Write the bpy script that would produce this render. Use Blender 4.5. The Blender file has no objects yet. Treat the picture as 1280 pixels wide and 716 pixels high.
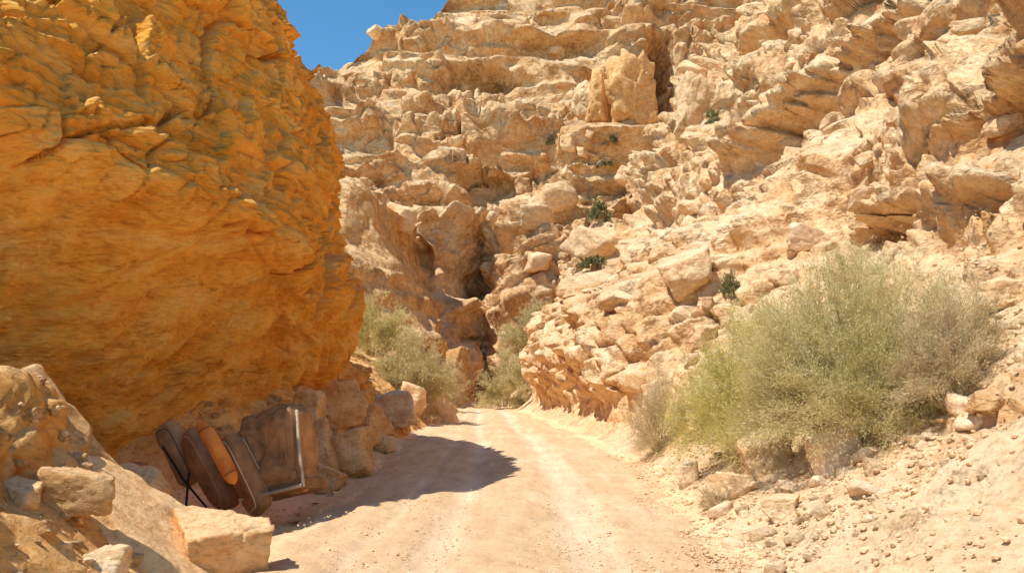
import bpy, bmesh, math, random, time
import numpy as np
from mathutils import Vector, Matrix, Euler
t00=time.time()
Q=0.95
F32=np.float32
rg=np.random.RandomState(7)
T=rg.permutation(4096).astype(np.int32)
RV=(rg.rand(4096)*2-1).astype(F32)
OFF=(0.1+0.8*rg.rand(4096,3)).astype(F32)
scene=bpy.context.scene
col=scene.collection
FP=995.0; CX=640.0; HY=480.0; CZ=1.7

def hsh(ix,iy,iz): return T[(T[(T[ix&4095]+iy)&4095]+iz)&4095]
def vnoise(P,s=1.0,seed=0):
    p=(P/s).astype(F32)+F32(seed*17.31)
    i=np.floor(p).astype(np.int32); f=p-i; f=f*f*(3-2*f)
    out=np.zeros(len(p),F32)
    for a in (0,1):
        wa=f[:,0] if a else 1-f[:,0]
        for b in (0,1):
            wb=f[:,1] if b else 1-f[:,1]
            for c in (0,1):
                wc=f[:,2] if c else 1-f[:,2]
                out+=wa*wb*wc*RV[hsh(i[:,0]+a,i[:,1]+b,i[:,2]+c)]
    return out
def fbm(P,s=1.0,o=4,seed=0,g=0.5):
    r=0;a=1.0
    for k in range(o):
        r=r+a*vnoise(P,s/2**k,seed+k*3.7); a*=g
    return r
def worley(P,s=1.0,seed=0):
    n=len(P); F1=np.empty(n,F32);F2=np.empty(n,F32);ID=np.empty(n,np.int32);W=np.empty((n,3),F32)
    for st in range(0,n,150000):
        p=(P[st:st+150000]/s).astype(F32)+F32(seed*11.7)
        i=np.floor(p).astype(np.int32); f=p-i
        m=len(p); f1=np.full(m,99,F32); f2=np.full(m,99,F32); d_=np.zeros(m,np.int32); wv=np.zeros((m,3),F32)
        for a in (-1,0,1):
            for b in (-1,0,1):
                for c in (-1,0,1):
                    h=hsh(i[:,0]+a,i[:,1]+b,i[:,2]+c); o=OFF[h]
                    D3=o+np.array([a,b,c],F32)-f
                    q=D3*D3; q=q*q; d=q[:,0]+q[:,1]+q[:,2]
                    c1=d<f1
                    f2=np.where(c1,f1,np.minimum(f2,d)); d_=np.where(c1,h,d_); f1=np.where(c1,d,f1); wv[c1]=D3[c1]
        F1[st:st+m]=f1**0.25;F2[st:st+m]=f2**0.25;ID[st:st+m]=d_;W[st:st+m]=wv
    return F1,F2,ID,W
def ss(a,b,x):
    t=np.clip((x-a)/(b-a),0,1); return t*t*(3-2*t)
def block(P,s,seed,edge=0.1,tilt=0.9,pil=0.25,sp=None):
    F1,F2,ID,W=worley(P,s,seed)
    r=(RV[ID]+1)*0.5
    tl=W[:,0]*RV[(ID*7+13)&4095]+W[:,1]*RV[(ID*5+71)&4095]+W[:,2]*RV[(ID*3+7)&4095]
    e=F2-F1; fade=1.0
    if sp is not None:
        ed=np.maximum(edge,2.6*sp/s); fade=1-ss(0.3,0.8,ed); 
    else: ed=edge
    t=np.clip(e/ed,0,1); t=t*t*(3-2*t)
    return (0.25+0.65*r+tilt*tl)*t*(1-pil+pil*ss(0,0.35,e))*fade, r, e

# ---------------------------------------------------------------- materials
def newmat(name):
    m=bpy.data.materials.new(name); m.use_nodes=True
    nt=m.node_tree; b=nt.nodes['Principled BSDF']; return m,nt,b
def nd(nt,t,**k):
    n=nt.nodes.new(t)
    for a,v in k.items():
        if a in n.inputs.keys(): n.inputs[a].default_value=v
        else: setattr(n,a,v)
    return n
def ramp(nt,src,stops):
    r=nt.nodes.new('ShaderNodeValToRGB'); e=r.color_ramp.elements
    while len(e)<len(stops): e.new(0.5)
    for i,(p,c) in enumerate(stops):
        e[i].position=p; e[i].color=(*c,1) if len(c)==3 else c
    nt.links.new(src,r.inputs[0]); return r.outputs[0]
def mix(nt,fac,a,b,mode='MIX'):
    m=nt.nodes.new('ShaderNodeMix'); m.data_type='RGBA'; m.blend_type=mode
    for s,v in ((0,fac),(6,a),(7,b)):
        if hasattr(v,'is_linked'): nt.links.new(v,m.inputs[s])
        elif isinstance(v,(int,float)): m.inputs[s].default_value=v
        else: m.inputs[s].default_value=(*v,1)
    return m.outputs[2]
def math_(nt,op,a,b=0.0,c=None):
    m=nt.nodes.new('ShaderNodeMath'); m.operation=op
    for i,v in enumerate((a,b,c)):
        if v is None: continue
        if hasattr(v,'is_linked'): nt.links.new(v,m.inputs[i])
        else: m.inputs[i].default_value=v
    return m.outputs[0]
def vmath(nt,op,a,b):
    m=nt.nodes.new('ShaderNodeVectorMath'); m.operation=op
    for i,v in enumerate((a,b)):
        if hasattr(v,'is_linked'): nt.links.new(v,m.inputs[i])
        else: m.inputs[i].default_value=v
    return m.outputs[1] if op=='DOT_PRODUCT' else m.outputs[0]
def noise(nt,vec,scale,detail=6,rough=0.6,out='Fac'):
    n=nd(nt,'ShaderNodeTexNoise'); n.inputs['Scale'].default_value=scale; n.inputs['Detail'].default_value=detail
    n.inputs['Roughness'].default_value=rough; nt.links.new(vec,n.inputs['Vector']); return n.outputs[out]
def facet(nt,v,scale):
    vo=nd(nt,'ShaderNodeTexVoronoi'); vo.inputs['Scale'].default_value=scale; nt.links.new(v,vo.inputs['Vector'])
    d=vmath(nt,'SUBTRACT',v,vo.outputs['Position']); c=vmath(nt,'SUBTRACT',vo.outputs['Color'],(0.5,0.5,0.5))
    return vmath(nt,'DOT_PRODUCT',d,c)
def rockmat(name,dark,mid,light,dust,sc=1.0,dustamt=0.8,bump=0.5,stretch=(1,1,1.6),rot=(0,0,0),tone=True,bd=0.08,fc=1.0,fs=(1.0,3.2,9.0)):
    m,nt,b=newmat(name)
    tc=nd(nt,'ShaderNodeTexCoord'); mp=nd(nt,'ShaderNodeMapping'); nt.links.new(tc.outputs['Object'],mp.inputs[0])
    mp.inputs['Scale'].default_value=stretch; mp.inputs['Rotation'].default_value=rot
    v=mp.outputs[0]
    n1=noise(nt,v,0.9*sc,9,0.62); n2=noise(nt,v,7*sc,8,0.7); n3=noise(nt,v,45*sc,5,0.7); nb=noise(nt,v,0.18*sc,3,0.5)
    base=ramp(nt,n1,[(0.3,dark),(0.5,mid),(0.7,light)])
    c2=ramp(nt,n2,[(0.3,(0.72,0.62,0.52)),(0.48,(1,1,1)),(0.7,(1.14,1.12,1.08))])
    c=mix(nt,0.8,base,c2,'MULTIPLY')
    c3=ramp(nt,nb,[(0.35,(0.92,0.82,0.72)),(0.65,(1.08,1.08,1.08))])
    c=mix(nt,0.7,c,c3,'MULTIPLY')
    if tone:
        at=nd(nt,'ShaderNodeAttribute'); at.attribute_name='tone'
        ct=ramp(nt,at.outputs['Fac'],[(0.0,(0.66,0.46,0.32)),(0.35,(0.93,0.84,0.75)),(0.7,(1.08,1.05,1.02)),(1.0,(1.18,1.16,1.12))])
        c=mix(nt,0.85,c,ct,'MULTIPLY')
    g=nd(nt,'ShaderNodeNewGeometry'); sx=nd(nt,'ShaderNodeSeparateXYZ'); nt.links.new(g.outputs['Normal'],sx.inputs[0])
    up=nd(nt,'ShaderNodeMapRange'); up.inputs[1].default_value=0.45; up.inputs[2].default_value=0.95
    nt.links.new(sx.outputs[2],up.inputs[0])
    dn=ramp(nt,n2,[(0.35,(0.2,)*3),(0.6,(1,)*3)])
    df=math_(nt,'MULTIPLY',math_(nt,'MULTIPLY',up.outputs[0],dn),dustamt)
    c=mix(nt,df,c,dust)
    nt.links.new(c,b.inputs['Base Color']); b.inputs['Roughness'].default_value=0.95
    b.inputs['Specular IOR Level'].default_value=0.0
    wn=vmath(nt,'MULTIPLY',noise(nt,v,1.3*sc,4,0.6,'Color'),(0.55/sc,0.55/sc,0.55/sc))
    vw=vmath(nt,'ADD',v,wn)
    h=math_(nt,'MULTIPLY',facet(nt,vw,fs[0]*sc),1.1*fc)
    h=math_(nt,'ADD',h,math_(nt,'MULTIPLY',facet(nt,vw,fs[1]*sc),1.0*fc))
    h=math_(nt,'ADD',h,math_(nt,'MULTIPLY',facet(nt,vw,fs[2]*sc),0.8*fc))
    k=bd/sc
    h=math_(nt,'ADD',h,math_(nt,'MULTIPLY',n2,1.0*k)); h=math_(nt,'ADD',h,math_(nt,'MULTIPLY',n3,0.28*k)); h=math_(nt,'ADD',h,math_(nt,'MULTIPLY',n1,1.2*k))
    bp=nd(nt,'ShaderNodeBump'); bp.inputs['Strength'].default_value=bump; bp.inputs['Distance'].default_value=1.0
    nt.links.new(h,bp.inputs['Height']); nt.links.new(bp.outputs[0],b.inputs['Normal'])
    return m
M={}
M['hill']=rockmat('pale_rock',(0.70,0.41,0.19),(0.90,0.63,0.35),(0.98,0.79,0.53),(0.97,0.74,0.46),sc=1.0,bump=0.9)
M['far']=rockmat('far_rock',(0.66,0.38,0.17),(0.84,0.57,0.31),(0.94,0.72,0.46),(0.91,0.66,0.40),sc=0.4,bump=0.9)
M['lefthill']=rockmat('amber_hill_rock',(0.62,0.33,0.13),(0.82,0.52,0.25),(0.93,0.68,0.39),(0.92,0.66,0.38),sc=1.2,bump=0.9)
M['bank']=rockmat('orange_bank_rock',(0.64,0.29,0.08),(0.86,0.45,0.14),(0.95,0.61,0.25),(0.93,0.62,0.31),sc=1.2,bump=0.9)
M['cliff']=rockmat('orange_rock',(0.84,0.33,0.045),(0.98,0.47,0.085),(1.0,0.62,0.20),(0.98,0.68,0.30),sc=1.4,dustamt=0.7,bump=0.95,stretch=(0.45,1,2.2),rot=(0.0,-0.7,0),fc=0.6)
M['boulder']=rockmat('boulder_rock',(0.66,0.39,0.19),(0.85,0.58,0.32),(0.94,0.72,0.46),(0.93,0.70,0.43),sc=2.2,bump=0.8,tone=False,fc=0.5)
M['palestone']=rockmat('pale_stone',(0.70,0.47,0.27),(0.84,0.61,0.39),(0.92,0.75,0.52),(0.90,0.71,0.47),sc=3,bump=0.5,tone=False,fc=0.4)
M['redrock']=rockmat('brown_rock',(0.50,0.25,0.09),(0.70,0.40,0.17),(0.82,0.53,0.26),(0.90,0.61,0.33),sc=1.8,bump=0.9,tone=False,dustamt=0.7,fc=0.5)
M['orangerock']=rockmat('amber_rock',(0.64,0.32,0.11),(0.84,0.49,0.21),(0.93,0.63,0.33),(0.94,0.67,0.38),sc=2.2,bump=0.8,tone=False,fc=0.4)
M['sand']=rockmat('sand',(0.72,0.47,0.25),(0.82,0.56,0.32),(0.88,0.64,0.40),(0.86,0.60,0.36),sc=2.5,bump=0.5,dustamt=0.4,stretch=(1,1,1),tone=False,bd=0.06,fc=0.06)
m,nt,b=newmat('road_dust'); M['road']=m
tc=nd(nt,'ShaderNodeTexCoord'); mp=nd(nt,'ShaderNodeMapping'); nt.links.new(tc.outputs['Object'],mp.inputs[0]); mp.inputs['Scale'].default_value=(1,0.14,1)
at=nd(nt,'ShaderNodeAttribute'); at.attribute_name='tone'
n1=noise(nt,mp.outputs[0],3.4,8,0.65); n2=noise(nt,tc.outputs['Object'],11,8,0.8); n3=noise(nt,tc.outputs['Object'],60,4,0.7); n4=noise(nt,tc.outputs['Object'],1.1,5,0.6)
c=ramp(nt,at.outputs['Fac'],[(0.0,(0.82,0.57,0.33)),(0.33,(0.78,0.54,0.32)),(1.0,(0.93,0.74,0.52))])
c=mix(nt,0.9,c,ramp(nt,n1,[(0.3,(0.82,0.75,0.68)),(0.7,(1.09,1.09,1.09))]),'MULTIPLY')
c=mix(nt,0.7,c,ramp(nt,n4,[(0.3,(0.92,0.86,0.80)),(0.7,(1.05,1.05,1.05))]),'MULTIPLY')
c=mix(nt,0.8,c,ramp(nt,n2,[(0.28,(0.62,0.53,0.44)),(0.45,(1,1,1)),(0.7,(1.1,1.1,1.09))]),'MULTIPLY')
c=mix(nt,0.8,c,ramp(nt,n3,[(0.32,(0.68,0.60,0.53)),(0.48,(1,1,1)),(0.7,(1.14,1.14,1.14))]),'MULTIPLY')
nt.links.new(c,b.inputs['Base Color']); b.inputs['Roughness'].default_value=1; b.inputs['Specular IOR Level'].default_value=0.0
h=math_(nt,'ADD',n2,math_(nt,'MULTIPLY',n3,0.4)); bp=nd(nt,'ShaderNodeBump'); bp.inputs['Strength'].default_value=0.65; bp.inputs['Distance'].default_value=0.045
nt.links.new(h,bp.inputs['Height']); nt.links.new(bp.outputs[0],b.inputs['Normal'])
def leafmat(name,a,b_,c_,trans=0.45):
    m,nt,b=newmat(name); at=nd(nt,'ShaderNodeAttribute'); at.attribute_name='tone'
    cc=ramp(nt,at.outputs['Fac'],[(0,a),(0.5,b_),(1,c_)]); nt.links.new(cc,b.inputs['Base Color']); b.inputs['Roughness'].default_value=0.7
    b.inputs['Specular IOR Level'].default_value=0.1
    tr=nd(nt,'ShaderNodeBsdfTranslucent'); nt.links.new(cc,tr.inputs[0]); ms=nd(nt,'ShaderNodeMixShader'); ms.inputs[0].default_value=trans
    nt.links.new(b.outputs[0],ms.inputs[1]); nt.links.new(tr.outputs[0],ms.inputs[2]); nt.links.new(ms.outputs[0],nt.nodes['Material Output'].inputs[0]); return m
M['leaf_green']=leafmat('yellow_green_leaf',(0.50,0.45,0.09),(0.74,0.67,0.18),(0.87,0.80,0.34))
M['leaf_grey']=leafmat('grey_green_leaf',(0.50,0.42,0.16),(0.73,0.63,0.27),(0.87,0.77,0.43))
M['leaf_olive']=leafmat('olive_leaf',(0.48,0.40,0.17),(0.67,0.57,0.28),(0.80,0.70,0.41))
M['leaf_dry']=leafmat('dry_leaf',(0.48,0.34,0.17),(0.68,0.52,0.29),(0.81,0.67,0.42))
M['leaf_dark']=leafmat('dark_leaf',(0.15,0.15,0.06),(0.27,0.26,0.11),(0.42,0.38,0.20))
M['twig']=leafmat('twig_bark',(0.42,0.34,0.17),(0.62,0.51,0.27),(0.76,0.65,0.39),0.0)
def plain(name,c,rough=0.6,metal=0,bump=0.2,sc=30,var=0.35):
    m,nt,b=newmat(name); tc=nd(nt,'ShaderNodeTexCoord'); n=noise(nt,tc.outputs['Object'],sc,6,0.7); n2=noise(nt,tc.outputs['Object'],4,5,0.6)
    d=tuple(x*(1-var) for x in c); l=tuple(min(1,x*(1+var)) for x in c)
    cc=ramp(nt,n2,[(0.3,d),(0.7,l)]); cc=mix(nt,0.5,cc,ramp(nt,n,[(0.3,(0.75,)*3),(0.7,(1.15,)*3)]),'MULTIPLY')
    nt.links.new(cc,b.inputs['Base Color']); b.inputs['Roughness'].default_value=rough; b.inputs['Metallic'].default_value=metal
    b.inputs['Specular IOR Level'].default_value=0.3
    bp=nd(nt,'ShaderNodeBump'); bp.inputs['Strength'].default_value=bump; bp.inputs['Distance'].default_value=0.01
    nt.links.new(n,bp.inputs['Height']); nt.links.new(bp.outputs[0],b.inputs['Normal']); return m
M['brown']=plain('worn_brown_leather',(0.36,0.165,0.06),0.6,var=0.4)
M['tan']=plain('tan_leather',(0.46,0.25,0.105),0.7)
M['dbrown']=plain('dark_brown_leather',(0.25,0.115,0.04),0.6)
M['orange']=plain('orange_vinyl',(0.90,0.24,0.035),0.6,0,0.15)
M['black']=plain('black_steel',(0.03,0.026,0.022),0.5,0.2)
M['steel']=plain('dusty_steel',(0.50,0.38,0.25),0.6,0.1)
M['trim']=plain('pale_trim',(0.64,0.46,0.28),0.6,0)

# ---------------------------------------------------------------- mesh helpers
def mesh(name,V,Fc,mat,tone=None,parent=None,smooth=True,link=True):
    V=np.ascontiguousarray(V,dtype=F32); Fc=np.ascontiguousarray(Fc,dtype=np.int32)
    me=bpy.data.meshes.new(name); k=Fc.shape[1]
    me.vertices.add(len(V)); me.vertices.foreach_set('co',V.ravel())
    me.loops.add(Fc.size); me.loops.foreach_set('vertex_index',Fc.ravel())
    me.polygons.add(len(Fc)); me.polygons.foreach_set('loop_start',np.arange(0,Fc.size,k,dtype=np.int32))
    me.update(calc_edges=True)
    me.polygons.foreach_set('use_smooth',np.full(len(Fc),smooth))
    if tone is not None:
        a=me.attributes.new('tone','FLOAT','POINT'); a.data.foreach_set('value',np.ascontiguousarray(tone,dtype=F32))
    me.materials.append(mat)
    if not link: return me
    o=bpy.data.objects.new(name,me); col.objects.link(o)
    if parent: o.parent=parent
    return o
def gridf(r,c):
    a=np.arange(r*c).reshape(r,c)
    return np.stack([a[:-1,:-1],a[:-1,1:],a[1:,1:],a[1:,:-1]],-1).reshape(-1,4)
def sub(V,Fc,mask,tone):
    f=Fc[mask]; u,inv=np.unique(f,return_inverse=True)
    return V[u],inv.reshape(f.shape),tone[u]
def struct(o,label,cat):
    o['kind']='structure'; o['label']=label; o['category']=cat; return o
def tag(o,label,cat,group=None):
    o['label']=label; o['category']=cat
    if group: o['group']=group
    return o
def empty(name,loc,label,cat,group=None):
    o=bpy.data.objects.new(name,None); col.objects.link(o); o.location=loc; o.empty_display_size=0.2
    return tag(o,label,cat,group)
def blur(A,k,it=2):
    for _ in range(it):
        for ax in (0,1):
            pad=[(0,0)]*A.ndim; pad[ax]=(k+1,k)
            B=np.cumsum(np.pad(A,pad,mode='edge'),axis=ax); n=A.shape[ax]
            A=(np.take(B,np.arange(2*k+1,2*k+1+n),axis=ax)-np.take(B,np.arange(0,n),axis=ax))/(2*k+1)
    return A

# ---------------------------------------------------------------- terrain
ya=np.concatenate([np.geomspace(2.5,7,int(80*Q),endpoint=False),np.geomspace(7,70,int(760*Q),endpoint=False),np.geomspace(70,200,int(680*Q))])
ua=np.concatenate([np.linspace(-1.1,-0.62,int(40*Q),endpoint=False),np.linspace(-0.62,-0.24,int(160*Q),endpoint=False),np.linspace(-0.24,0.68,int(950*Q),endpoint=False),np.linspace(0.68,1.3,int(80*Q))])
YY,UU=np.meshgrid(ya,ua,indexing='ij'); R_,C_=YY.shape
y=YY.ravel(); x=(UU*(YY+0.6)).ravel()
spc=np.where(y<70,0.0030,0.00155)/Q*y*1.2
def XR(y): return np.interp(y,[0,8,14,25,34,48,60,75,95],[2.35,2.35,2.75,2.5,1.8,0.7,-0.4,-1.4,-1.7])
def XL(y): return np.interp(y,[0,4,7.2,8.2,12.0,14.2,16,28,42,56,75],[-2.5,-2.5,-2.75,-5.2,-5.6,-3.9,-3.2,-3.6,-3.4,-3.8,-4.2])
P2=np.stack([x,y,np.zeros_like(x)],1)
wob=fbm(P2,3.0,4,1)*0.35*ss(3,12,y)+0.08*fbm(P2,0.6,2,2)
big=fbm(P2,26,3,3)
dR=x-XR(y)+wob
dRp=np.maximum(dR,0)
sR=np.interp(y,[0,8,16,30,60,200],[.80,.80,.88,.95,1.0,1.0])
hR=sR*dRp*dRp/(dRp+0.5)+0.42*np.maximum(dR-7,0)
hR+=ss(6,16,dR)*big*1.8
dL=XL(y)-x+wob; dLp=np.maximum(dL,0)
hL1=np.minimum(0.95*dLp,1.8+0.25*dLp)*ss(11,13.5,y)+np.minimum(0.85*dLp,1.8+.1*dLp)*(1-ss(7.3,8.3,y))
bl=ss(48,60,y)
hbl=(np.minimum(1.3*dLp,3.6)+1.9*np.clip(dLp-2.0,0,6.0)+0.25*dLp)*bl
hL=np.maximum(hL1,hbl)
rav=np.exp(-((x+2.0+0.06*(y-70))/2.6)**2)*(1-ss(88,112,y))
yh=72+12*rav+0.05*np.abs(x)
hH=0.86*np.maximum(y-yh,0)+big*3.5*ss(75,110,y)
hH=np.maximum(hH,0)
H=np.maximum(np.maximum(hR,hL),hH)
reg=np.where(H<0.04,0,np.where(hH>=H-1e-6,3,np.where(hR>=H-1e-6,1,np.where(y<47,4,2))))
V=np.stack([x,y,H],1)
Gh=blur(V.reshape(R_,C_,3).copy(),int(8*Q)+1)
N0=np.cross(np.gradient(Gh,axis=1),np.gradient(Gh,axis=0)).reshape(-1,3); N0/=np.linalg.norm(N0,axis=1)[:,None]+1e-9
N0=blur(N0.reshape(R_,C_,3),int(14*Q)+1).reshape(-1,3); N0/=np.linalg.norm(N0,axis=1)[:,None]+1e-9
hn=N0[:,:2]; hl=np.linalg.norm(hn,axis=1); nh=np.zeros_like(V); nh[:,:2]=hn/np.maximum(hl,0.05)[:,None]
slope=np.clip(hl/np.maximum(N0[:,2],0.1),0.5,2.5)
w=fbm(V,18,2,5)*1.6+0.06*x-0.03*y
def ledge(z,P,w,sh,c=0.76):
    q=(z+w)/P; f=q-np.floor(q)
    return P*(f-ss(c-sh,c+sh,f))
A=ss(-0.4,0.2,fbm(V,14,3,6)+0.18)*ss(2,6,H)*np.where(y<16,ss(4.0,6.5,dR),1)
A2=ss(-0.3,0.4,fbm(V,6,2,9)+0.05)*ss(0.8,3,H)*np.where(y<16,ss(3.6,6,dR),1)
far_=ss(60,95,y)
bluff=(hL>=H-1e-6)&(y>40)
damp=blur(np.where(bluff,0.35,1.0).reshape(R_,C_),int(8*Q)).ravel()
sh1=ledge(H,5.4,w,0.2)*(1-far_)+ledge(H,9.0,w*1.1,0.11,0.8)*far_
sh2=ledge(H,1.5,w*0.7,0.22)*(1-far_)+ledge(H,3.1,w*0.8,0.2)*far_
out=(A*sh1*(0.85+0.2*far_)*damp+A2*sh2*0.6)/slope
nw=ss(21,27,y)*(1-ss(46,54,y))*(x>0)
out+=nw*(np.clip(H/slope-0.7,0,3.8)*(1-ss(5.2,9.0,H))*0.95+0.7*ss(1.0,2.6,H)*(1-ss(4.5,6,H)))
V=V+nh*out[:,None]
warp=np.stack([fbm(V,5,2,11),fbm(V,5,2,12),fbm(V,5,2,13)],1)
Rz=np.array(Euler((0.1,0.08,0.5)).to_matrix())
Vw=(V+warp*0.35)@Rz.T
Vw=Vw*np.array([1,1,1.35])
rock=ss(0.25,1.6,H)
nearbank=1-ss(11,17,y)
rocky=rock*(1-nearbank*(1-ss(3.2,5.5,dR))*(x>0)*0.88)
rm=0.06+0.94*ss(-0.2,0.2,fbm(V*np.array([1,1,1.6]),10,3,15)-0.01)
rm=np.maximum(rm,nw)
b0,r0,e0=block(Vw*np.array([1,1,0.6])+warp*0.5,9.0,1,0.09,0.45,0.05,spc)
b1,r1,e1=block(Vw*np.array([1,1,0.95]),3.6,2,0.12,0.7,0.1,spc)
b2,r2,e2=block(Vw,1.25,3,0.14,0.9,0.2,spc)
b3,r3,e3=block(Vw,0.45,4,0.18,0.9,0.2,spc)
fr=ss(30,80,y)
up=ss(4,9,H)
disp=rocky*( rm*(b0*(0.9*up+1.7*fr) + b1*(0.4+0.6*up+0.15*fr)) + (0.2+0.8*rm)*b2*(0.42-0.04*fr) + b3*0.16 ) + rocky*fbm(V,1.6,4,16)*0.10
disp+=rock*(1-rocky)*(fbm(V,1.2,4,17)*0.09+b2*0.08+b3*0.05)
disp*=rock
nf=(nw*(1-ss(5.5,8.5,H)))[:,None]
D=N0*(0.8-0.7*nf)+nh*(0.25+0.75*nf); D/=np.linalg.norm(D,axis=1)[:,None]+1e-9
V1=V+D*disp[:,None].astype(float)
pu=V1[:,0]/V1[:,1]*FP+CX; pv=HY-(V1[:,2]-CZ)/V1[:,1]*FP
rec=np.zeros(len(V))
for (px_,py_,rx_,rz_,dp_) in [(800,98,8.0,7,9),(842,80,2.6,11,16),(750,105,1.8,6,9),(640,218,6,2.4,5),(585,100,7,2.8,6),(700,55,8,2.6,5),(1090,290,1.4,0.5,1.5),(1240,120,1.6,0.7,1.4),(1180,60,1.6,0.7,1.5),(1050,90,3.0,1.2,2.2),(960,180,2.5,1.5,2),(930,60,5,2,3)]:
    i_=np.where((np.abs(pu-px_)<5)&(np.abs(pv-py_)<5)&(y>6))[0]
    if len(i_)==0: continue
    c=V1[i_[np.argmin(V1[i_,1])]]
    m_=np.where((np.abs(V1[:,0]-c[0])<2.2*rx_)&(np.abs(V1[:,2]-c[2])<2.5*rz_))[0]
    q=(V1[m_]-c)/np.array([rx_,max(rx_,rz_)*1.5,rz_]); dq=(q**2).sum(1)
    rec[m_]+=dp_*np.exp(-dq**2)*(0.8+0.3*r1[m_])
V=V1-nh*rec[:,None]
capn=53+1.22*(V[:,0]+34)+fbm(V*np.array([1,1,0.3]),9,4,8)*1.6
capn=np.clip(capn,28,135)
V[:,2]=np.where(V[:,2]>capn,capn+(V[:,2]-capn)*0.06,V[:,2])
V[:,2]+=(1-rock)*(fbm(P2,0.8,4,18)*0.02)
inroad=ss(0.0,0.7,-dR)*ss(0.0,0.7,-dL)
V[:,2]-=inroad*0.16
tone=np.clip(0.58+0.35*(r1-0.5)+0.4*(r2-0.5)+0.25*(r3-0.5)-0.3*(1-ss(0,0.06,e1))*rocky*rm-0.25*(1-ss(0,0.08,e2))*rocky-0.15*(1-ss(0,.1,e3))*rocky,0,1)  # random block tone; crevices darkened in the colour as mild AO-like dirt
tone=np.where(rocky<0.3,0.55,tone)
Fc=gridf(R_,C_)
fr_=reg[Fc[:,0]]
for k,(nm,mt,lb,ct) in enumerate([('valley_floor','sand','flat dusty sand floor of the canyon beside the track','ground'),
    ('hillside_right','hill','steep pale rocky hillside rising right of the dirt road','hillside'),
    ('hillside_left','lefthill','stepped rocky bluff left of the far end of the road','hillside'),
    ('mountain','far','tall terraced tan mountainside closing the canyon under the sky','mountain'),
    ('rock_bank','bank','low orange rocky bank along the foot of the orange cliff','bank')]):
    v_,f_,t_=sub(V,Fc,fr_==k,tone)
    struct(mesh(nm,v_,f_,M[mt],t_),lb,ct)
TV=V; TN=N0; TdR=dR; TH=H
print('terrain',len(V),time.time()-t00)

# ---------------------------------------------------------------- left cliff
fp=np.array([(-26,4.0),(-14,6.8),(-9.2,8.5),(-7.2,9.9),(-6.2,11.6),(-5.75,13.2),(-5.4,16),(-5.9,18.8),(-8,23),(-10.5,30),(-14,40)],float)
L=np.concatenate([[0],np.cumsum(np.linalg.norm(np.diff(fp,axis=0),axis=1))])
sden=np.concatenate([np.linspace(0,L[2],int(130*Q),endpoint=False),np.linspace(L[2],L[8],int(950*Q),endpoint=False),np.linspace(L[8],L[-1],int(90*Q))])
def path(s):
    px=np.zeros_like(s);py=np.zeros_like(s)
    for k in np.linspace(-1.3,1.3,9):
        px+=np.interp(s+k,L,fp[:,0]);py+=np.interp(s+k,L,fp[:,1])
    return np.stack([px/9,py/9],1)
pc=path(sden); tg=path(sden+0.3)-path(sden-0.3); tg/=np.linalg.norm(tg,axis=1)[:,None]; nr=np.stack([tg[:,1],-tg[:,0]],1)
zp=np.array([-0.6,0,0.8,1.6,2.4,3.2,3.8,4.3,5.0,6.2,7.4,8.4,9.6,11,13,15,17])
dpA=np.array([-0.3,-0.3,-0.1,0.25,0.85,1.75,2.5,2.85,2.65,1.95,1.45,1.4,1.2,0.3,-2.0,-5.0,-18])  # unseen upper part kept protruding, shaped to cast the shadow tip on the road
dpB=np.array([0.1,0.15,0.45,0.95,1.55,1.95,2.0,1.85,1.65,1.5,1.45,1.2,0.35,-0.9,-2.8,-5.5,-18])
zt=np.concatenate([np.linspace(-0.6,11,int(820*Q),endpoint=False),np.linspace(11,17,int(60*Q))])
kk=max(1,int(10*Q))
def smo(d): return np.convolve(np.pad(d,kk,mode='edge'),np.ones(2*kk+1)/(2*kk+1),mode='valid')
dA=smo(np.interp(zt,zp,dpA)); dB=smo(np.interp(zt,zp,dpB))
wB=ss(L[4],L[6],sden)[None,:]
DD=dA[:,None]*(1-wB)+dB[:,None]*wB
lf=np.interp(sden,[0,L[2],L[3],L[4],L[5],L[6]],[1.1,1.1,1.05,0.95,0.84,0.74])
ZZ=zt[:,None]*np.where(zt[:,None]<9,lf[None,:]+(1-lf[None,:])*np.clip(zt[:,None]/9,0,1)**2,1)
XX=pc[None,:,0]+nr[None,:,0]*DD; YC=pc[None,:,1]+nr[None,:,1]*DD
G=np.stack([XX,YC,ZZ],-1); rC,cC=G.shape[:2]
Gs=blur(G.copy(),int(10*Q))
N=np.cross(np.gradient(Gs,axis=1),np.gradient(Gs,axis=0)).reshape(-1,3); N/=np.linalg.norm(N,axis=1)[:,None]+1e-9
V=G.reshape(-1,3)
if N[(rC//2)*cC+cC//2,0]<0: N=-N
zz=np.repeat(zt,cC)
warp=np.stack([fbm(V,2.4,3,21),fbm(V,2.4,3,22),fbm(V,2.4,3,23)],1)
e3=np.array([-0.66,0.25,0.7]); e3/=np.linalg.norm(e3); e1=np.array([0.74,0.2,0.66]); e1-=e3*(e1@e3); e1/=np.linalg.norm(e1); e2=np.cross(e3,e1)
Rm=np.stack([e1,e2,e3])
Vr=(V+warp*0.12)@Rm.T
Vs=Vr*np.array([0.6,0.95,1.15])
bA,rA,eA=block(Vs,2.0,5,0.05,0.9,0.0); bB,rB,eB=block(Vs,0.85,6,0.06,1.1,0.0); bC,rC_,eC=block(Vs,0.32,7,0.10,1.1,0.0)
under=1-ss(3.4,4.2,zz+0.4*warp[:,0]); upm=1-under
crag=(0.16+0.84*ss(-7.2,-5.0,V[:,0]+1.0*warp[:,1]))*upm
stri=fbm(Vr*np.array([0.11,0.45,1.9]),0.55,5,24); stri2=fbm(Vr*np.array([0.07,0.35,2.3]),0.2,4,27)
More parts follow.
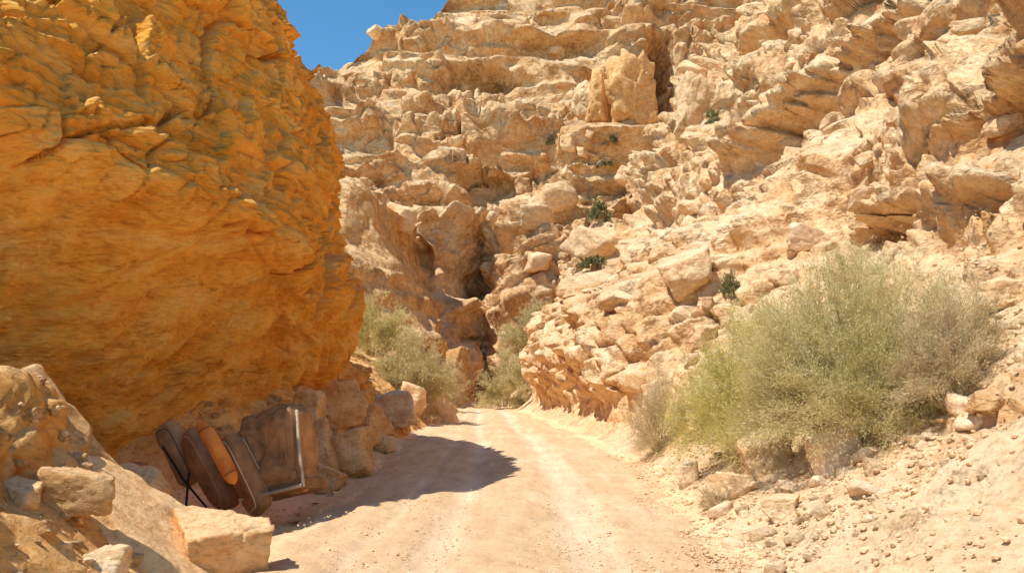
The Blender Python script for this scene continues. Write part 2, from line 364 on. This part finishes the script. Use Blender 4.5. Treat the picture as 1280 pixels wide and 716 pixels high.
disp=fbm(V,4.5,3,25)*0.3+bA*(0.05+0.32*crag)+bB*(0.015+0.17*crag)+bC*(0.005+0.07*crag)+stri*(0.14*under+0.07)+stri2*0.05+fbm(V,0.4,5,26)*0.03-0.25
disp-=0.05*(1-ss(0,0.03,eA))*(0.3+0.7*upm)
V=V+N*disp[:,None]
tn=np.clip(0.68+0.2*(rA-0.5)*crag+0.2*(rB-0.5)*crag+0.2*stri+0.2*stri2-0.25*(1-ss(0,0.03,eA))*(0.3+0.7*crag)-0.12*(1-ss(0,0.05,eB))*crag,0,1)  # block and strata tone, with AO-like darkening put into the cracks
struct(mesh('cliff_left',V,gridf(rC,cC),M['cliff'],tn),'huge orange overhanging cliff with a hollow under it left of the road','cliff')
CV=V
print('cliff',len(V),time.time()-t00)

# ---------------------------------------------------------------- road and ground
yr=np.concatenate([np.linspace(-30,2,30,endpoint=False),np.geomspace(2,80,int(800*Q))]); wr=np.linspace(-1,1,int(260*Q))
Y2,W2=np.meshgrid(yr,wr,indexing='ij')
cl=np.interp(Y2,[0,13,16,28,42,56,75],[-2.55,-2.6,-2.8,-3.6,-3.4,-3.8,-4.2])
Pe=np.stack([np.zeros(Y2.size),Y2.ravel(),np.zeros(Y2.size)],1)
eb=fbm(Pe,1.6,5,41,0.7).reshape(Y2.shape)*0.25; ea=fbm(Pe+50,1.6,5,42,0.7).reshape(Y2.shape)*0.25
xa=cl-0.25+ea; xb=XR(Y2)+0.35+eb
X2=(xa+xb)/2+W2*(xb-xa)/2
Pr=np.stack([X2.ravel(),Y2.ravel(),np.zeros(X2.size)],1)
nn=fbm(Pr,1.4,4,31); off=(X2-(cl+0.25+XR(Y2))/2).ravel()+0.2*vnoise(Pr*np.array([1,.25,1]),3,32)
track=np.exp(-((np.abs(off)-0.78)/0.24)**2)+0.5*np.exp(-((np.abs(off+0.25)-1.35)/0.12)**2); mid=np.exp(-(off/0.3)**2)
edge=ss(0.66,1.0,np.abs(W2).ravel()+0.12*nn)
z=0.0+0.03*nn-0.055*track+0.035*mid+0.025*fbm(Pr,0.25,3,33)*(1-0.7*track)-0.10*edge*edge
Pr[:,2]=z
tr=np.clip(0.32+0.48*track+0.25*nn-0.4*edge,0,1)
struct(mesh('dirt_road',Pr,gridf(*Y2.shape),M['road'],tr),'pale dusty dirt road with two wheel tracks through the canyon','road')
gm=np.array([(-600,-400,-0.3),(600,-400,-0.3),(600,800,-0.3),(-600,800,-0.3)],float)
struct(mesh('ground',gm,np.array([[0,1,2,3]]),M['sand']),'flat sandy ground running out beyond the canyon','ground')

# ---------------------------------------------------------------- placing
ALL=np.concatenate([TV,CV]); vis=ALL[:,1]>3
ALLp=ALL[vis]
PU=ALLp[:,0]/ALLp[:,1]*FP+CX; PVv=HY-(ALLp[:,2]-CZ)/ALLp[:,1]*FP
def surf(px,py,rad=4):
    while True:
        m=(np.abs(PU-px)<rad)&(np.abs(PVv-py)<rad)
        if m.any(): break
        rad*=2
    i=np.where(m)[0]; j=i[np.argmin(ALLp[i,1])]
    return ALLp[j]
def rockmesh(name,seed,dims,mat,sub_=4,npl=11,rough=0.035,blk=0.07):
    rr=np.random.RandomState(seed)
    bm=bmesh.new(); bmesh.ops.create_icosphere(bm,subdivisions=sub_,radius=1)
    vs=np.array([v.co[:] for v in bm.verts]); fs=np.array([[v.index for v in f.verts] for f in bm.faces]); bm.free()
    ax=np.array([(1,0,0),(-1,0,0),(0,1,0),(0,-1,0),(0,0,1),(0,0,-1)],float)+rr.normal(size=(6,3))*0.25
    n=np.concatenate([ax,rr.normal(size=(npl-6,3))]); n/=np.linalg.norm(n,axis=1)[:,None]; h=np.concatenate([rr.uniform(0.62,0.85,6),rr.uniform(0.72,0.98,npl-6)])
    dt=vs@n.T; r=np.where(dt>0.05,h/np.maximum(dt,0.05),9); k=45.0
    r=-np.log(np.exp(-k*np.minimum(r,1.35)).sum(1)+np.exp(-k*1.3))/k
    p=vs*r[:,None]
    p=p*(1+rough*1.3*fbm(p+seed,0.8,4,seed%50)[:,None]+rough*0.8*fbm(p+seed,0.2,4,seed%31)[:,None])
    b_,r_,e_=block(p+seed*1.3,0.6,seed%23,0.08,1.0,0.0); p=p*(1+blk*(b_-0.4))[:,None]
    p=p*np.array(dims)/1.6
    return mesh(name,p,fs,mat,link=False)
def boulder(px,py,wpx,hpx,label,mat='boulder',depth=1.0,seed=None,name='boulder',group=None,rot=None,Y=None,cat='boulder',sink=0.2,sub_=5,blk=0.07):
    if Y is None: p=surf(px,py)
    else: p=np.array([(px-CX)/FP*Y,Y,CZ-(py-HY)/FP*Y])
    w=wpx/FP*p[1]; h=hpx/FP*p[1]
    sd=seed if seed is not None else int(px*7+py*3)
    me=rockmesh(name,sd,(w*1.05,w*depth,h*1.2),M[mat],sub_,blk=blk)
    o=bpy.data.objects.new(name,me); col.objects.link(o)
    o.location=(p[0],p[1]+w*depth*0.15,p[2]+h*(0.5-sink*0.5))
    rr=random.Random(sd); o.rotation_euler=rot or (rr.uniform(-.15,.15),rr.uniform(-.2,.2),rr.uniform(-.4,.4))
    return tag(o,label,cat,group)

boulder(275,724,118,78,'flat-topped tan block right in front of the heap of old seats','orangerock',0.9,31,Y=7.3,rot=(0.12,0.10,0.5),sink=0.1,sub_=6,blk=0.04)
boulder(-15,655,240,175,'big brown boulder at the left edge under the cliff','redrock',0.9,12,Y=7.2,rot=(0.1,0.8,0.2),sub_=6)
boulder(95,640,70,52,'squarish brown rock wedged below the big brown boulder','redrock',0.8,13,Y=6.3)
boulder(146,712,240,72,'long slanting tan slab left of the flat-topped block','orangerock',1.0,14,Y=6.9,rot=(0.1,0.76,0.1),sub_=6,blk=0.03)
boulder(37,688,56,36,'tan rock low at the left edge','boulder',0.8,15,Y=5.9)
boulder(62,712,46,34,'small tan rock in the bottom left corner below its neighbour','boulder',0.8,16,Y=5.8)
boulder(130,716,50,28,'pale flat stone at the foot of the slanting slab','boulder',0.8,17,Y=6.0)
boulder(20,640,60,40,'amber rock on the left edge just below the big brown boulder','orangerock',0.8,18,Y=6.0)
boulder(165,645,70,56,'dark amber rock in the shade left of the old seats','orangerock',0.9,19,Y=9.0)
rub=[(412,612,40,34,'orangerock','small amber rock at the road edge right of the seats'),
(438,590,54,56,'orangerock','upright amber boulder on the rubble right of the big brown seat'),
(402,580,40,44,'orangerock','amber rock touching the right side of the metal seat frame'),
(455,545,54,40,'orangerock','wide amber rock halfway up the rubble bank'),
(425,525,48,46,'orangerock','amber rock high on the rubble under the cliff lip'),
(385,535,40,40,'orangerock','amber rock in the shade above the metal seat frame'),
(480,560,34,26,'boulder','small tan rock at the far foot of the rubble bank'),
(492,525,48,38,'boulder','tan rock beyond the rubble bank on the left verge')]
for i,(a,b_,c,d,mt,lb) in enumerate(rub): boulder(a,b_,c,d,lb,mt,0.9,40+i)
boulder(538,522,58,46,'large tan boulder leaning beside the far left edge of the road','boulder',0.8,60)
boulder(518,508,34,34,'upright tan boulder behind the large leaning boulder by the road','boulder',0.8,61)
boulder(1040,578,62,46,'pale boulder below the large grey-green bush','palestone',0.7,70,rot=(0,-0.45,0.2))
boulder(1236,508,40,20,'flat reddish brown rock on the right bank','redrock',0.8,71)
boulder(948,588,52,48,'blocky tan rock under the left end of the bushes','boulder',0.8,72)
boulder(915,618,40,34,'tan rock beside the dry grass tuft','boulder',0.8,73)
boulder(975,640,40,24,'low tan rock at the foot of the right bank','boulder',0.8,74)
boulder(860,600,24,26,'small grey-tan rock upright at the road edge','palestone',0.8,75)
boulder(1008,305,52,24,'pale flat boulder high on the right hillside','palestone',0.8,76)
boulder(862,368,50,48,'tan boulder on top of the rock nose','boulder',0.9,77)
boulder(1250,380,50,30,'tan ledge rock above the right bank at the frame edge','boulder',0.9,78)
boulder(698,256,44,28,'tan boulder on the mountainside above the ravine','boulder',0.9,80,sub_=4)
boulder(665,278,38,26,'smaller tan boulder just left below the one above the ravine','boulder',0.9,81,sub_=4)
boulder(745,315,70,30,'wide low boulder in the middle of the mountainside','boulder',0.9,83,sub_=4)
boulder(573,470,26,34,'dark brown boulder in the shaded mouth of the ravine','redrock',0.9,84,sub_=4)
boulder(790,142,50,62,'tallest rock column in the big hollow of the mountainside','orangerock',0.8,86,rot=(0,0.06,0.1),name='rock_column',cat='rock column',blk=0.2)
boulder(758,145,34,50,'middle rock column left of the tallest one in the hollow','orangerock',0.8,87,rot=(0,0.1,0.5),name='rock_column',cat='rock column',blk=0.2)
boulder(734,140,26,36,'shortest rock column at the left end of the hollow','boulder',0.8,88,rot=(0,-0.05,0.3),name='rock_column',cat='rock column',blk=0.2)
boulder(864,150,36,62,'rock column right of the dark cleft on the mountainside','boulder',0.8,89,rot=(0,0.12,0.2),name='rock_column',cat='rock column',blk=0.2)

rr=np.random.RandomState(5)
variants=[rockmesh('boulder',200+i,(1,rr.uniform(.7,1),rr.uniform(.5,.8)),M['boulder'],4) for i in range(8)]
amber=[rockmesh('rubble_rock',230+i,(1,rr.uniform(.7,1),rr.uniform(.5,.8)),M['orangerock'],4) for i in range(5)]
pale=[rockmesh('stone',300+i,(1,rr.uniform(.7,1),rr.uniform(.45,.75)),M['palestone'] if i%2 else M['boulder'],3,9) for i in range(6)]
def scatter(mask,n,smin,smax,meshes,name,label,cat,group,pw=2.5):
    idx=np.where(mask)[0]
    ch=rr.choice(idx,n,replace=False)
    for i in ch:
        s=smin+(smax-smin)*rr.rand()**pw
        o=bpy.data.objects.new(name,meshes[rr.randint(len(meshes))]); col.objects.link(o)
        o.location=Vector(TV[i])+Vector((0,0,s*0.10)); o.scale=(s,s,s); o.rotation_euler=(rr.uniform(-.4,.4),rr.uniform(-.4,.4),rr.uniform(0,6.28))
        tag(o,label,cat,group)
inview=(np.abs(TV[:,0]/TV[:,1])<0.64)
slopeok=TN[:,2]>0.5
scatter(inview&(TV[:,1]<15)&(TV[:,1]>6.2)&(TdR>0.0)&(TH<3.6)&(TV[:,0]>0),250,0.05,0.30,pale,'stone','small pale stone lying loose on the sandy bank right of the road','stone','loose stones on the right bank',3.5)
scatter(inview&(TV[:,1]<8)&(TV[:,0]<-2.7)&(TH>0.05),80,0.04,0.18,amber,'stone','small tan stone lying loose on the bank in the bottom left corner','stone','loose stones on the left bank',2.5)
scatter(inview&(TV[:,1]>14)&(TV[:,1]<60)&(TdR>1)&slopeok&((nw<0.5)|(TH>7)),150,0.3,1.2,variants,'boulder','loose tan boulder among many on the hillside right of the road','boulder','boulders strewn over the right hillside')
scatter(inview&(TV[:,1]>75)&(TV[:,1]<150)&(TH>2)&slopeok&(TV[:,0]/TV[:,1]>-0.22),90,0.9,3.0,variants,'boulder','distant tan boulder among many on the mountainside','boulder','boulders strewn over the mountainside')
scatter(inview&(TV[:,1]>12.5)&(TV[:,1]<40)&(TV[:,0]<-2.6)&(TV[:,0]>-6)&(TH>0.05),160,0.12,0.5,amber,'rubble_rock','broken rock in the rubble bank at the foot of the orange cliff','rock','rubble at the foot of the cliff')
def gravel(name,mask,n,smin,smax,mat,label,seed,z=None):
    r2=np.random.RandomState(seed); idx=r2.choice(np.where(mask)[0],n)
    bm=bmesh.new(); bmesh.ops.create_icosphere(bm,subdivisions=1,radius=0.5); bv=np.array([v.co[:] for v in bm.verts]); bf=np.array([[v.index for v in f.verts] for f in bm.faces]); bm.free()
    P=TV[idx]+np.stack([r2.uniform(-.06,.06,n),r2.uniform(-.1,.1,n),np.zeros(n)],1)
    if z is not None: P[:,2]=z
    s=smin+(smax-smin)*r2.rand(n)**4
    vv=bv[None]*(1+r2.uniform(-.3,.3,(n,len(bv),1)))*s[:,None,None]*np.array([1,1,.65])+P[:,None,:]
    ff=bf[None]+(np.arange(n)*len(bv))[:,None,None]
    o=mesh(name,vv.reshape(-1,3),ff.reshape(-1,3),mat,smooth=False); o['kind']='stuff'; o['label']=label; o['category']='gravel'
gravel('gravel',inview&(TV[:,1]<18)&(TdR>-0.2)&(TH<4.5)&(TV[:,0]>0),11000,0.012,0.09,M['boulder'],'fine broken gravel scattered over the right bank and road edge',1)
gravel('gravel',inview&(TV[:,1]<40)&(TV[:,0]<-2.3)&(TV[:,0]>-5.5)&(TH<2.8),5000,0.012,0.09,M['boulder'],'fine gravel along the left side of the road below the cliff',2)
gravel('gravel',inview&(TV[:,1]<30)&(TdR<0.1)&(TV[:,0]>-2.6),7000,0.006,0.04,M['palestone'],'fine grit lying on the surface of the dirt road',3,z=0.0)
gravel('gravel',inview&(TV[:,1]<22)&(np.abs(TdR)<0.45),4000,0.012,0.08,M['boulder'],'line of gravel along the right edge of the dirt road',4,z=0.0)

# ---------------------------------------------------------------- plants
def tubes(P,Rr,m=3):
    n,k,_=P.shape; Tn=np.gradient(P,axis=1); Tn/=np.linalg.norm(Tn,axis=2)[...,None]+1e-9
    a=np.array([0.31,0.93,0.2]); U=np.cross(Tn,a); U/=np.linalg.norm(U,axis=2)[...,None]+1e-9; W=np.cross(Tn,U)
    an=np.arange(m)*2*math.pi/m
    ring=P[:,:,None,:]+Rr[:,:,None,None]*(np.cos(an)[None,None,:,None]*U[:,:,None,:]+np.sin(an)[None,None,:,None]*W[:,:,None,:])
    Vt=ring.reshape(-1,3); base=(np.arange(n)*k*m)[:,None,None]; kk_=np.arange(k-1)[None,:,None]*m; j=np.arange(m)[None,None,:]; j2=(j+1)%m
    f=np.stack([base+kk_+j,base+kk_+j2,base+kk_+m+j2,base+kk_+m+j],-1).reshape(-1,4)
    return Vt,f
def bush(name,label,cat,loc,w,h,leaf,nst=80,ntw=1500,nlf=14000,ll=0.03,lw=0.35,seed=1,group=None,depth=0.8,tw_r=0.0016,clump=0.3):
    r=np.random.RandomState(seed); root=empty(name,tuple(loc),label,cat,group)
    az=r.uniform(0,2*np.pi,nst); ce=r.uniform(-0.08,1,nst); se=np.sqrt(1-ce**2)
    d=np.stack([se*np.cos(az),se*np.sin(az),ce],1)
    cl=1+clump*vnoise(d*1.0+seed,0.5,seed)+0.08*r.normal(size=nst)
    tgt=d*np.array([w/2,w/2*depth,h])*np.clip(cl,0.5,1.2)[:,None]*0.9
    base=np.stack([d[:,0]*w*0.10,d[:,1]*w*0.10,np.full(nst,-0.05*h)],1)
    K=7; t=np.linspace(0,1,K)[None,:,None]
    midp=base*0.5+tgt*0.42+np.array([0,0,0.16*h])*(1-d[:,2:3]*0.5)
    S=(1-t)**2*base[:,None]+2*t*(1-t)*midp[:,None]+t*t*tgt[:,None]
    S[:,1:]+=r.normal(size=(nst,K-1,3))*0.018*w
    v1,f1=tubes(S,np.broadcast_to((0.0035*h*(1-0.75*t[...,0])+0.001),(nst,K)))
    si=r.randint(0,nst,ntw); tt=r.uniform(0.2,1,ntw)**0.65; kf=tt*(K-1); ki=np.minimum(kf.astype(int),K-2); fk=(kf-ki)[:,None]
    p0=S[si,ki]*(1-fk)+S[si,ki+1]*fk
    dr=S[si,ki+1]-S[si,ki]; dr/=np.linalg.norm(dr,axis=1)[:,None]+1e-9
    dr=dr*0.7+r.normal(size=(ntw,3))*0.42+np.array([0,0,0.4]); dr/=np.linalg.norm(dr,axis=1)[:,None]
    ln=(0.07+0.14*r.rand(ntw))*h*1.0
    t2=np.linspace(0,1,4)[None,:,None]
    Tw=p0[:,None]+dr[:,None]*ln[:,None,None]*t2+np.array([0,0,-0.03*h])*t2*t2+r.normal(size=(ntw,4,3))*0.004*h*t2
    v2,f2=tubes(Tw,np.broadcast_to(tw_r*(1-0.6*t2[...,0]),(ntw,4)))
    vt=np.concatenate([v1,v2]); ft=np.concatenate([f1,f2+len(v1)])
    mesh('branches',vt,ft,M['twig'],r.rand(len(vt)),root)
    ti=r.randint(0,ntw,nlf); u=r.uniform(0.0,1.1,nlf)[:,None]
    c=p0[ti]+dr[ti]*ln[ti][:,None]*u+np.array([0,0,-0.03*h])*u*u+r.normal(size=(nlf,3))*0.014*h
    ld=dr[ti]+r.normal(size=(nlf,3))*0.42; ld/=np.linalg.norm(ld,axis=1)[:,None]
    sd=np.cross(ld,r.normal(size=(nlf,3))); sd/=np.linalg.norm(sd,axis=1)[:,None]+1e-9
    l=(ll*(0.6+0.8*r.rand(nlf)))[:,None]; 
    q=np.stack([c,c+ld*l*.5+sd*l*lw*.5,c+ld*l,c+ld*l*.5-sd*l*lw*.5],1).reshape(-1,3)
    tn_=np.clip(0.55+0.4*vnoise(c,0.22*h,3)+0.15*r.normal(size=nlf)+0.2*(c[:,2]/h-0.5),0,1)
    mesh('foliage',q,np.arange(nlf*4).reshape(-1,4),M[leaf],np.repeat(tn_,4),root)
    return root
def bushpx(px,pyb,wpx,hpx,leaf,label,name='shrub',cat='bush',dz=0,Y=None,**k):
    p=surf(px,pyb) if Y is None else np.array([(px-CX)/FP*Y,Y,CZ-(pyb-HY)/FP*Y])
    s=p[1]/FP
    return bush(name,label,cat,(p[0],p[1],p[2]+dz),wpx*s,hpx*s,leaf,seed=int(px+pyb)%97,**k)
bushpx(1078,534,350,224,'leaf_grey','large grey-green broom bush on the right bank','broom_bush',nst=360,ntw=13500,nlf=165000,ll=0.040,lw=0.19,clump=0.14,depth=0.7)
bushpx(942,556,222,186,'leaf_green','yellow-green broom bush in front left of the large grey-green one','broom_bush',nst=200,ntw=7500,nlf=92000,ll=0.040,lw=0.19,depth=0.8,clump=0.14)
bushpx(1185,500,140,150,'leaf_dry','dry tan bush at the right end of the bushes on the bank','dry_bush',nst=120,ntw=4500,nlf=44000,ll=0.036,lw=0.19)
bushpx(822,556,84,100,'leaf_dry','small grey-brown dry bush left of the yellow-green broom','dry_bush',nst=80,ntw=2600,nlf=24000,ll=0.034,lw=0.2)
bushpx(890,632,46,36,'leaf_dry','dry straw tuft at the foot of the right bank','grass_tuft','grass tuft',nst=60,ntw=300,nlf=2500,ll=0.03,lw=0.15)
bushpx(470,440,96,78,'leaf_grey','upper pale green bush below the bluff close to the orange cliff','broom_bush',Y=36,nst=90,ntw=2500,nlf=26000,ll=0.10,lw=0.24)
bushpx(510,497,124,84,'leaf_olive','wide dusty olive bush left of the far road bend','broom_bush',Y=34,nst=110,ntw=3200,nlf=36000,ll=0.10,lw=0.24)
bushpx(558,498,66,52,'leaf_dry','low dry brown bush behind the boulders at the road bend','dry_bush',Y=48,nst=50,ntw=1500,nlf=13000,ll=0.1,lw=0.25)
bushpx(630,505,70,66,'leaf_olive','olive bush right of the far end of the road','broom_bush',Y=56,nst=60,ntw=1800,nlf=20000,ll=0.13,lw=0.3)
bushpx(664,442,76,72,'leaf_olive','tall olive bush above the far end of the road','broom_bush',Y=60,nst=60,ntw=1800,nlf=20000,ll=0.16,lw=0.3)
bushpx(655,488,54,46,'leaf_olive','small olive bush against the rock nose','broom_bush',Y=52,nst=50,ntw=1200,nlf=10000,ll=0.13,lw=0.3)
for (a,b_,c,d,lb) in [(745,272,34,27,'round dark green bush in the middle of the mountainside'),(888,150,18,18,'dark green bush highest on the slope'),
    (763,184,18,14,'small dark bush above the round dark bush'),(760,212,26,12,'low dark bush just above the round dark bush'),
    (908,366,28,30,'dark green bush beside the boulder on the rock nose'),(738,330,34,14,'flat olive bush below the round dark bush'),
    (686,178,12,12,'tiny dark bush left on the upper mountainside')]:
    p=surf(a,b_); bushpx(a,b_,c,d,'leaf_dark',lb,nst=40,ntw=500,nlf=3000,ll=0.05*c/FP*p[1]*1.6,lw=0.5,tw_r=0.006)

# ---------------------------------------------------------------- old seats
def sg(a,k): return np.sign(a)*np.abs(a)**k
def sbpt(Pp,Tt,w,t,h,e,e2,wr,seed,puff):
    c=np.abs(np.cos(Pp))**e2
    X=c*sg(np.cos(Tt),e);Z=c*sg(np.sin(Tt),e);Yv=sg(np.sin(Pp),e2)
    v=np.stack([X.ravel(),Yv.ravel(),Z.ravel()],1)
    v[:,1]*=1+puff*(1-np.minimum(1,v[:,0]**2))*(1-np.minimum(1,v[:,2]**2))
    v=v*np.array([w,t,h])/2
    nrm=v/np.linalg.norm(v,axis=1)[:,None]
    cr=fbm(v*np.array([1,1,2.2])+seed,0.22,3,seed+5); cr=-np.exp(-(cr/0.12)**2)*0.4
    return v+nrm*((fbm(v+seed,0.34,3,seed)+cr)*wr)[:,None]
def superbox(w,t,h,e=0.3,e2=0.45,nu=140,nv=80,wr=0.012,seed=0,puff=0.0):
    th=np.linspace(0,2*np.pi,nu,endpoint=False); ph=np.linspace(-np.pi/2,np.pi/2,nv)
    Pp,Tt=np.meshgrid(ph,th,indexing='ij'); v=sbpt(Pp,Tt,w,t,h,e,e2,wr,seed,puff)
    a=np.arange(nv*nu).reshape(nv,nu); b2=np.roll(a,-1,axis=1)
    f=np.stack([a[:-1],b2[:-1],b2[1:],a[1:]],-1).reshape(-1,4)
    return v,f
def pipe(lat,w,t,h,e,e2,wr,seed,puff,r=0.011):
    th=np.linspace(0,2*np.pi,90); p=sbpt(np.full(90,lat),th,w,t,h,e,e2,wr,seed,puff)
    return tubes(p[None],np.full((1,90),r),8)
def tubepath(pts,r,m=10,closed=False):
    p=np.array(pts,float)
    if closed: p=np.vstack([p,p[:1]])
    return tubes(p[None],np.full((1,len(p)),r),m)
def part(name,vf,mat,root,**k): return mesh(name,vf[0],vf[1],M[mat],parent=root,**k)
def seatobj(px,py,Y,w,t,h,rot,mat,pmat,label,name='car_seat',seed=1,cat='car seat',e=0.45,e2=0.55,wr=0.03,puff=0.3):
    z=CZ-(py-HY)/FP*Y
    root=empty(name,((px-CX)/FP*Y,Y,z),label,cat)
    R=Euler((0,math.radians(rot[1]),0)).to_matrix()@Euler((math.radians(rot[0]),0,0)).to_matrix()@Euler((0,0,math.radians(rot[2]))).to_matrix()
    root.rotation_euler=R.to_euler()
    c=part('cushion',superbox(w,t,h,e,e2,wr=wr,seed=seed,puff=puff),mat,root)
    for s in (-0.75,0.75): part('piping',pipe(s,w,t,h,e,e2,wr,seed,puff),pmat,c)
    return root
seatobj(226,566,11.1,0.42,0.28,0.92,(0,-26,-34),'tan','dbrown','short tan-brown padded seat back leftmost in the heap',seed=1)
seatobj(262,586,10.8,0.48,0.30,1.22,(-5,-30,-44),'brown','tan','long brown seat back leaning left behind the orange bolster',seed=2)
seatobj(306,592,10.4,0.46,0.28,1.14,(-5,-28,-46),'brown','trim','brown seat back with pale edge trim between the bolster and the big seat',seed=3)
Yb=9.95; rb=empty('bolster',((273-CX)/FP*Yb,Yb,CZ-(564-HY)/FP*Yb),'orange vinyl bolster lying along the top of the long brown seat back','bolster'); rb.rotation_euler=(math.radians(-6),math.radians(-32),0)
k=24; tz=np.linspace(-1,1,k); rad=0.098*np.clip(1-np.abs(tz)**5,0.02,1)**0.5
pp=np.stack([0.03*(1-tz**2)-0.03,0*tz,tz*0.46],1)
part('cover',tubes(pp[None],rad[None],28),'orange',rb)
for s in (-0.32,0.32): part('seam',tubepath([(0.096*math.cos(a),0.096*math.sin(a),s) for a in np.linspace(0,6.28,24)],0.006,6),'dbrown',rb)
Yd=10.65; rd=empty('bench_seat',((350-CX)/FP*Yd,Yd,CZ-(562-HY)/FP*Yd),'large square brown seat in a dusty metal frame rightmost in the heap','car seat'); rd.rotation_euler=(math.radians(-8),math.radians(-14),math.radians(-16))
cu=part('cushion',superbox(0.84,0.58,1.18,0.24,0.32,wr=0.09,seed=9,puff=0.15),'brown',rd)
for s in (-0.7,0.7): part('piping',pipe(s,0.84,0.58,1.18,0.24,0.32,0.09,9,0.15,0.012),'dbrown',cu)
part('base_tray',(lambda a:(a[0]+np.array([0.01,0.02,-0.54]),a[1]))(superbox(0.91,0.64,0.16,0.2,0.25,wr=0.02,seed=4)),'dbrown',rd)
part('side_rail',tubepath([(0.46,-0.30,-0.60),(0.475,-0.30,-0.1),(0.46,-0.20,0.42)],0.022,8),'steel',rd)
part('front_rail',tubepath([(-0.46,-0.36,-0.58),(0,-0.37,-0.59),(0.47,-0.34,-0.58)],0.024,8),'steel',rd)
Ys=10.9; rs=empty('folding_stand',((240-CX)/FP*Ys,Ys,0.0),'black metal folding stand under the left end of the seat heap','stand')
part('strut',tubepath([(-0.40,0,0.85),(-0.12,0,0.4),(0.2,0,0.02)],0.016,8),'black',rs)
part('leg',tubepath([(-0.02,-0.05,0.5),(-0.06,-0.05,0.02)],0.016,8),'black',rs)
part('foot_bar',tubepath([(-0.1,-0.18,0.02),(0.3,-0.18,0.02)],0.018,8),'black',rs)

# ---------------------------------------------------------------- light, world, camera
sd=Vector((-0.42,-0.25,0.84)).normalized()
li=bpy.data.lights.new('sun','SUN'); li.energy=5.0; li.angle=math.radians(0.5); li.color=(1,0.97,0.90)
lo=bpy.data.objects.new('sun',li); lo.rotation_euler=sd.to_track_quat('Z','Y').to_euler(); col.objects.link(lo)
wd=bpy.data.worlds.new('World'); scene.world=wd; wd.use_nodes=True; wn=wd.node_tree
sk=wn.nodes.new('ShaderNodeTexSky'); sk.sky_type='NISHITA'; sk.sun_disc=False; sk.sun_elevation=math.asin(sd.z); sk.sun_rotation=math.atan2(sd.x,sd.y)
sk.air_density=1.0; sk.dust_density=0.0; sk.ozone_density=3.0
mx=wn.nodes.new('ShaderNodeMix'); mx.data_type='RGBA'; mx.blend_type='MULTIPLY'; mx.inputs[0].default_value=1; mx.inputs[7].default_value=(0.62,1.08,1.2,1)
wn.links.new(sk.outputs[0],mx.inputs[6])
bg=wn.nodes['Background']; wn.links.new(mx.outputs[2],bg.inputs[0]); bg.inputs[1].default_value=0.145
cd=bpy.data.cameras.new('camera'); co=bpy.data.objects.new('camera',cd); col.objects.link(co); scene.camera=co
co.location=(0,0,CZ); co.rotation_euler=(math.pi/2,0,0); cd.lens=28; cd.sensor_width=36; cd.shift_y=122/1280; cd.clip_end=3000
scene.view_settings.view_transform='Standard'; scene.view_settings.look='None'; scene.view_settings.exposure=0
print('done',time.time()-t00)
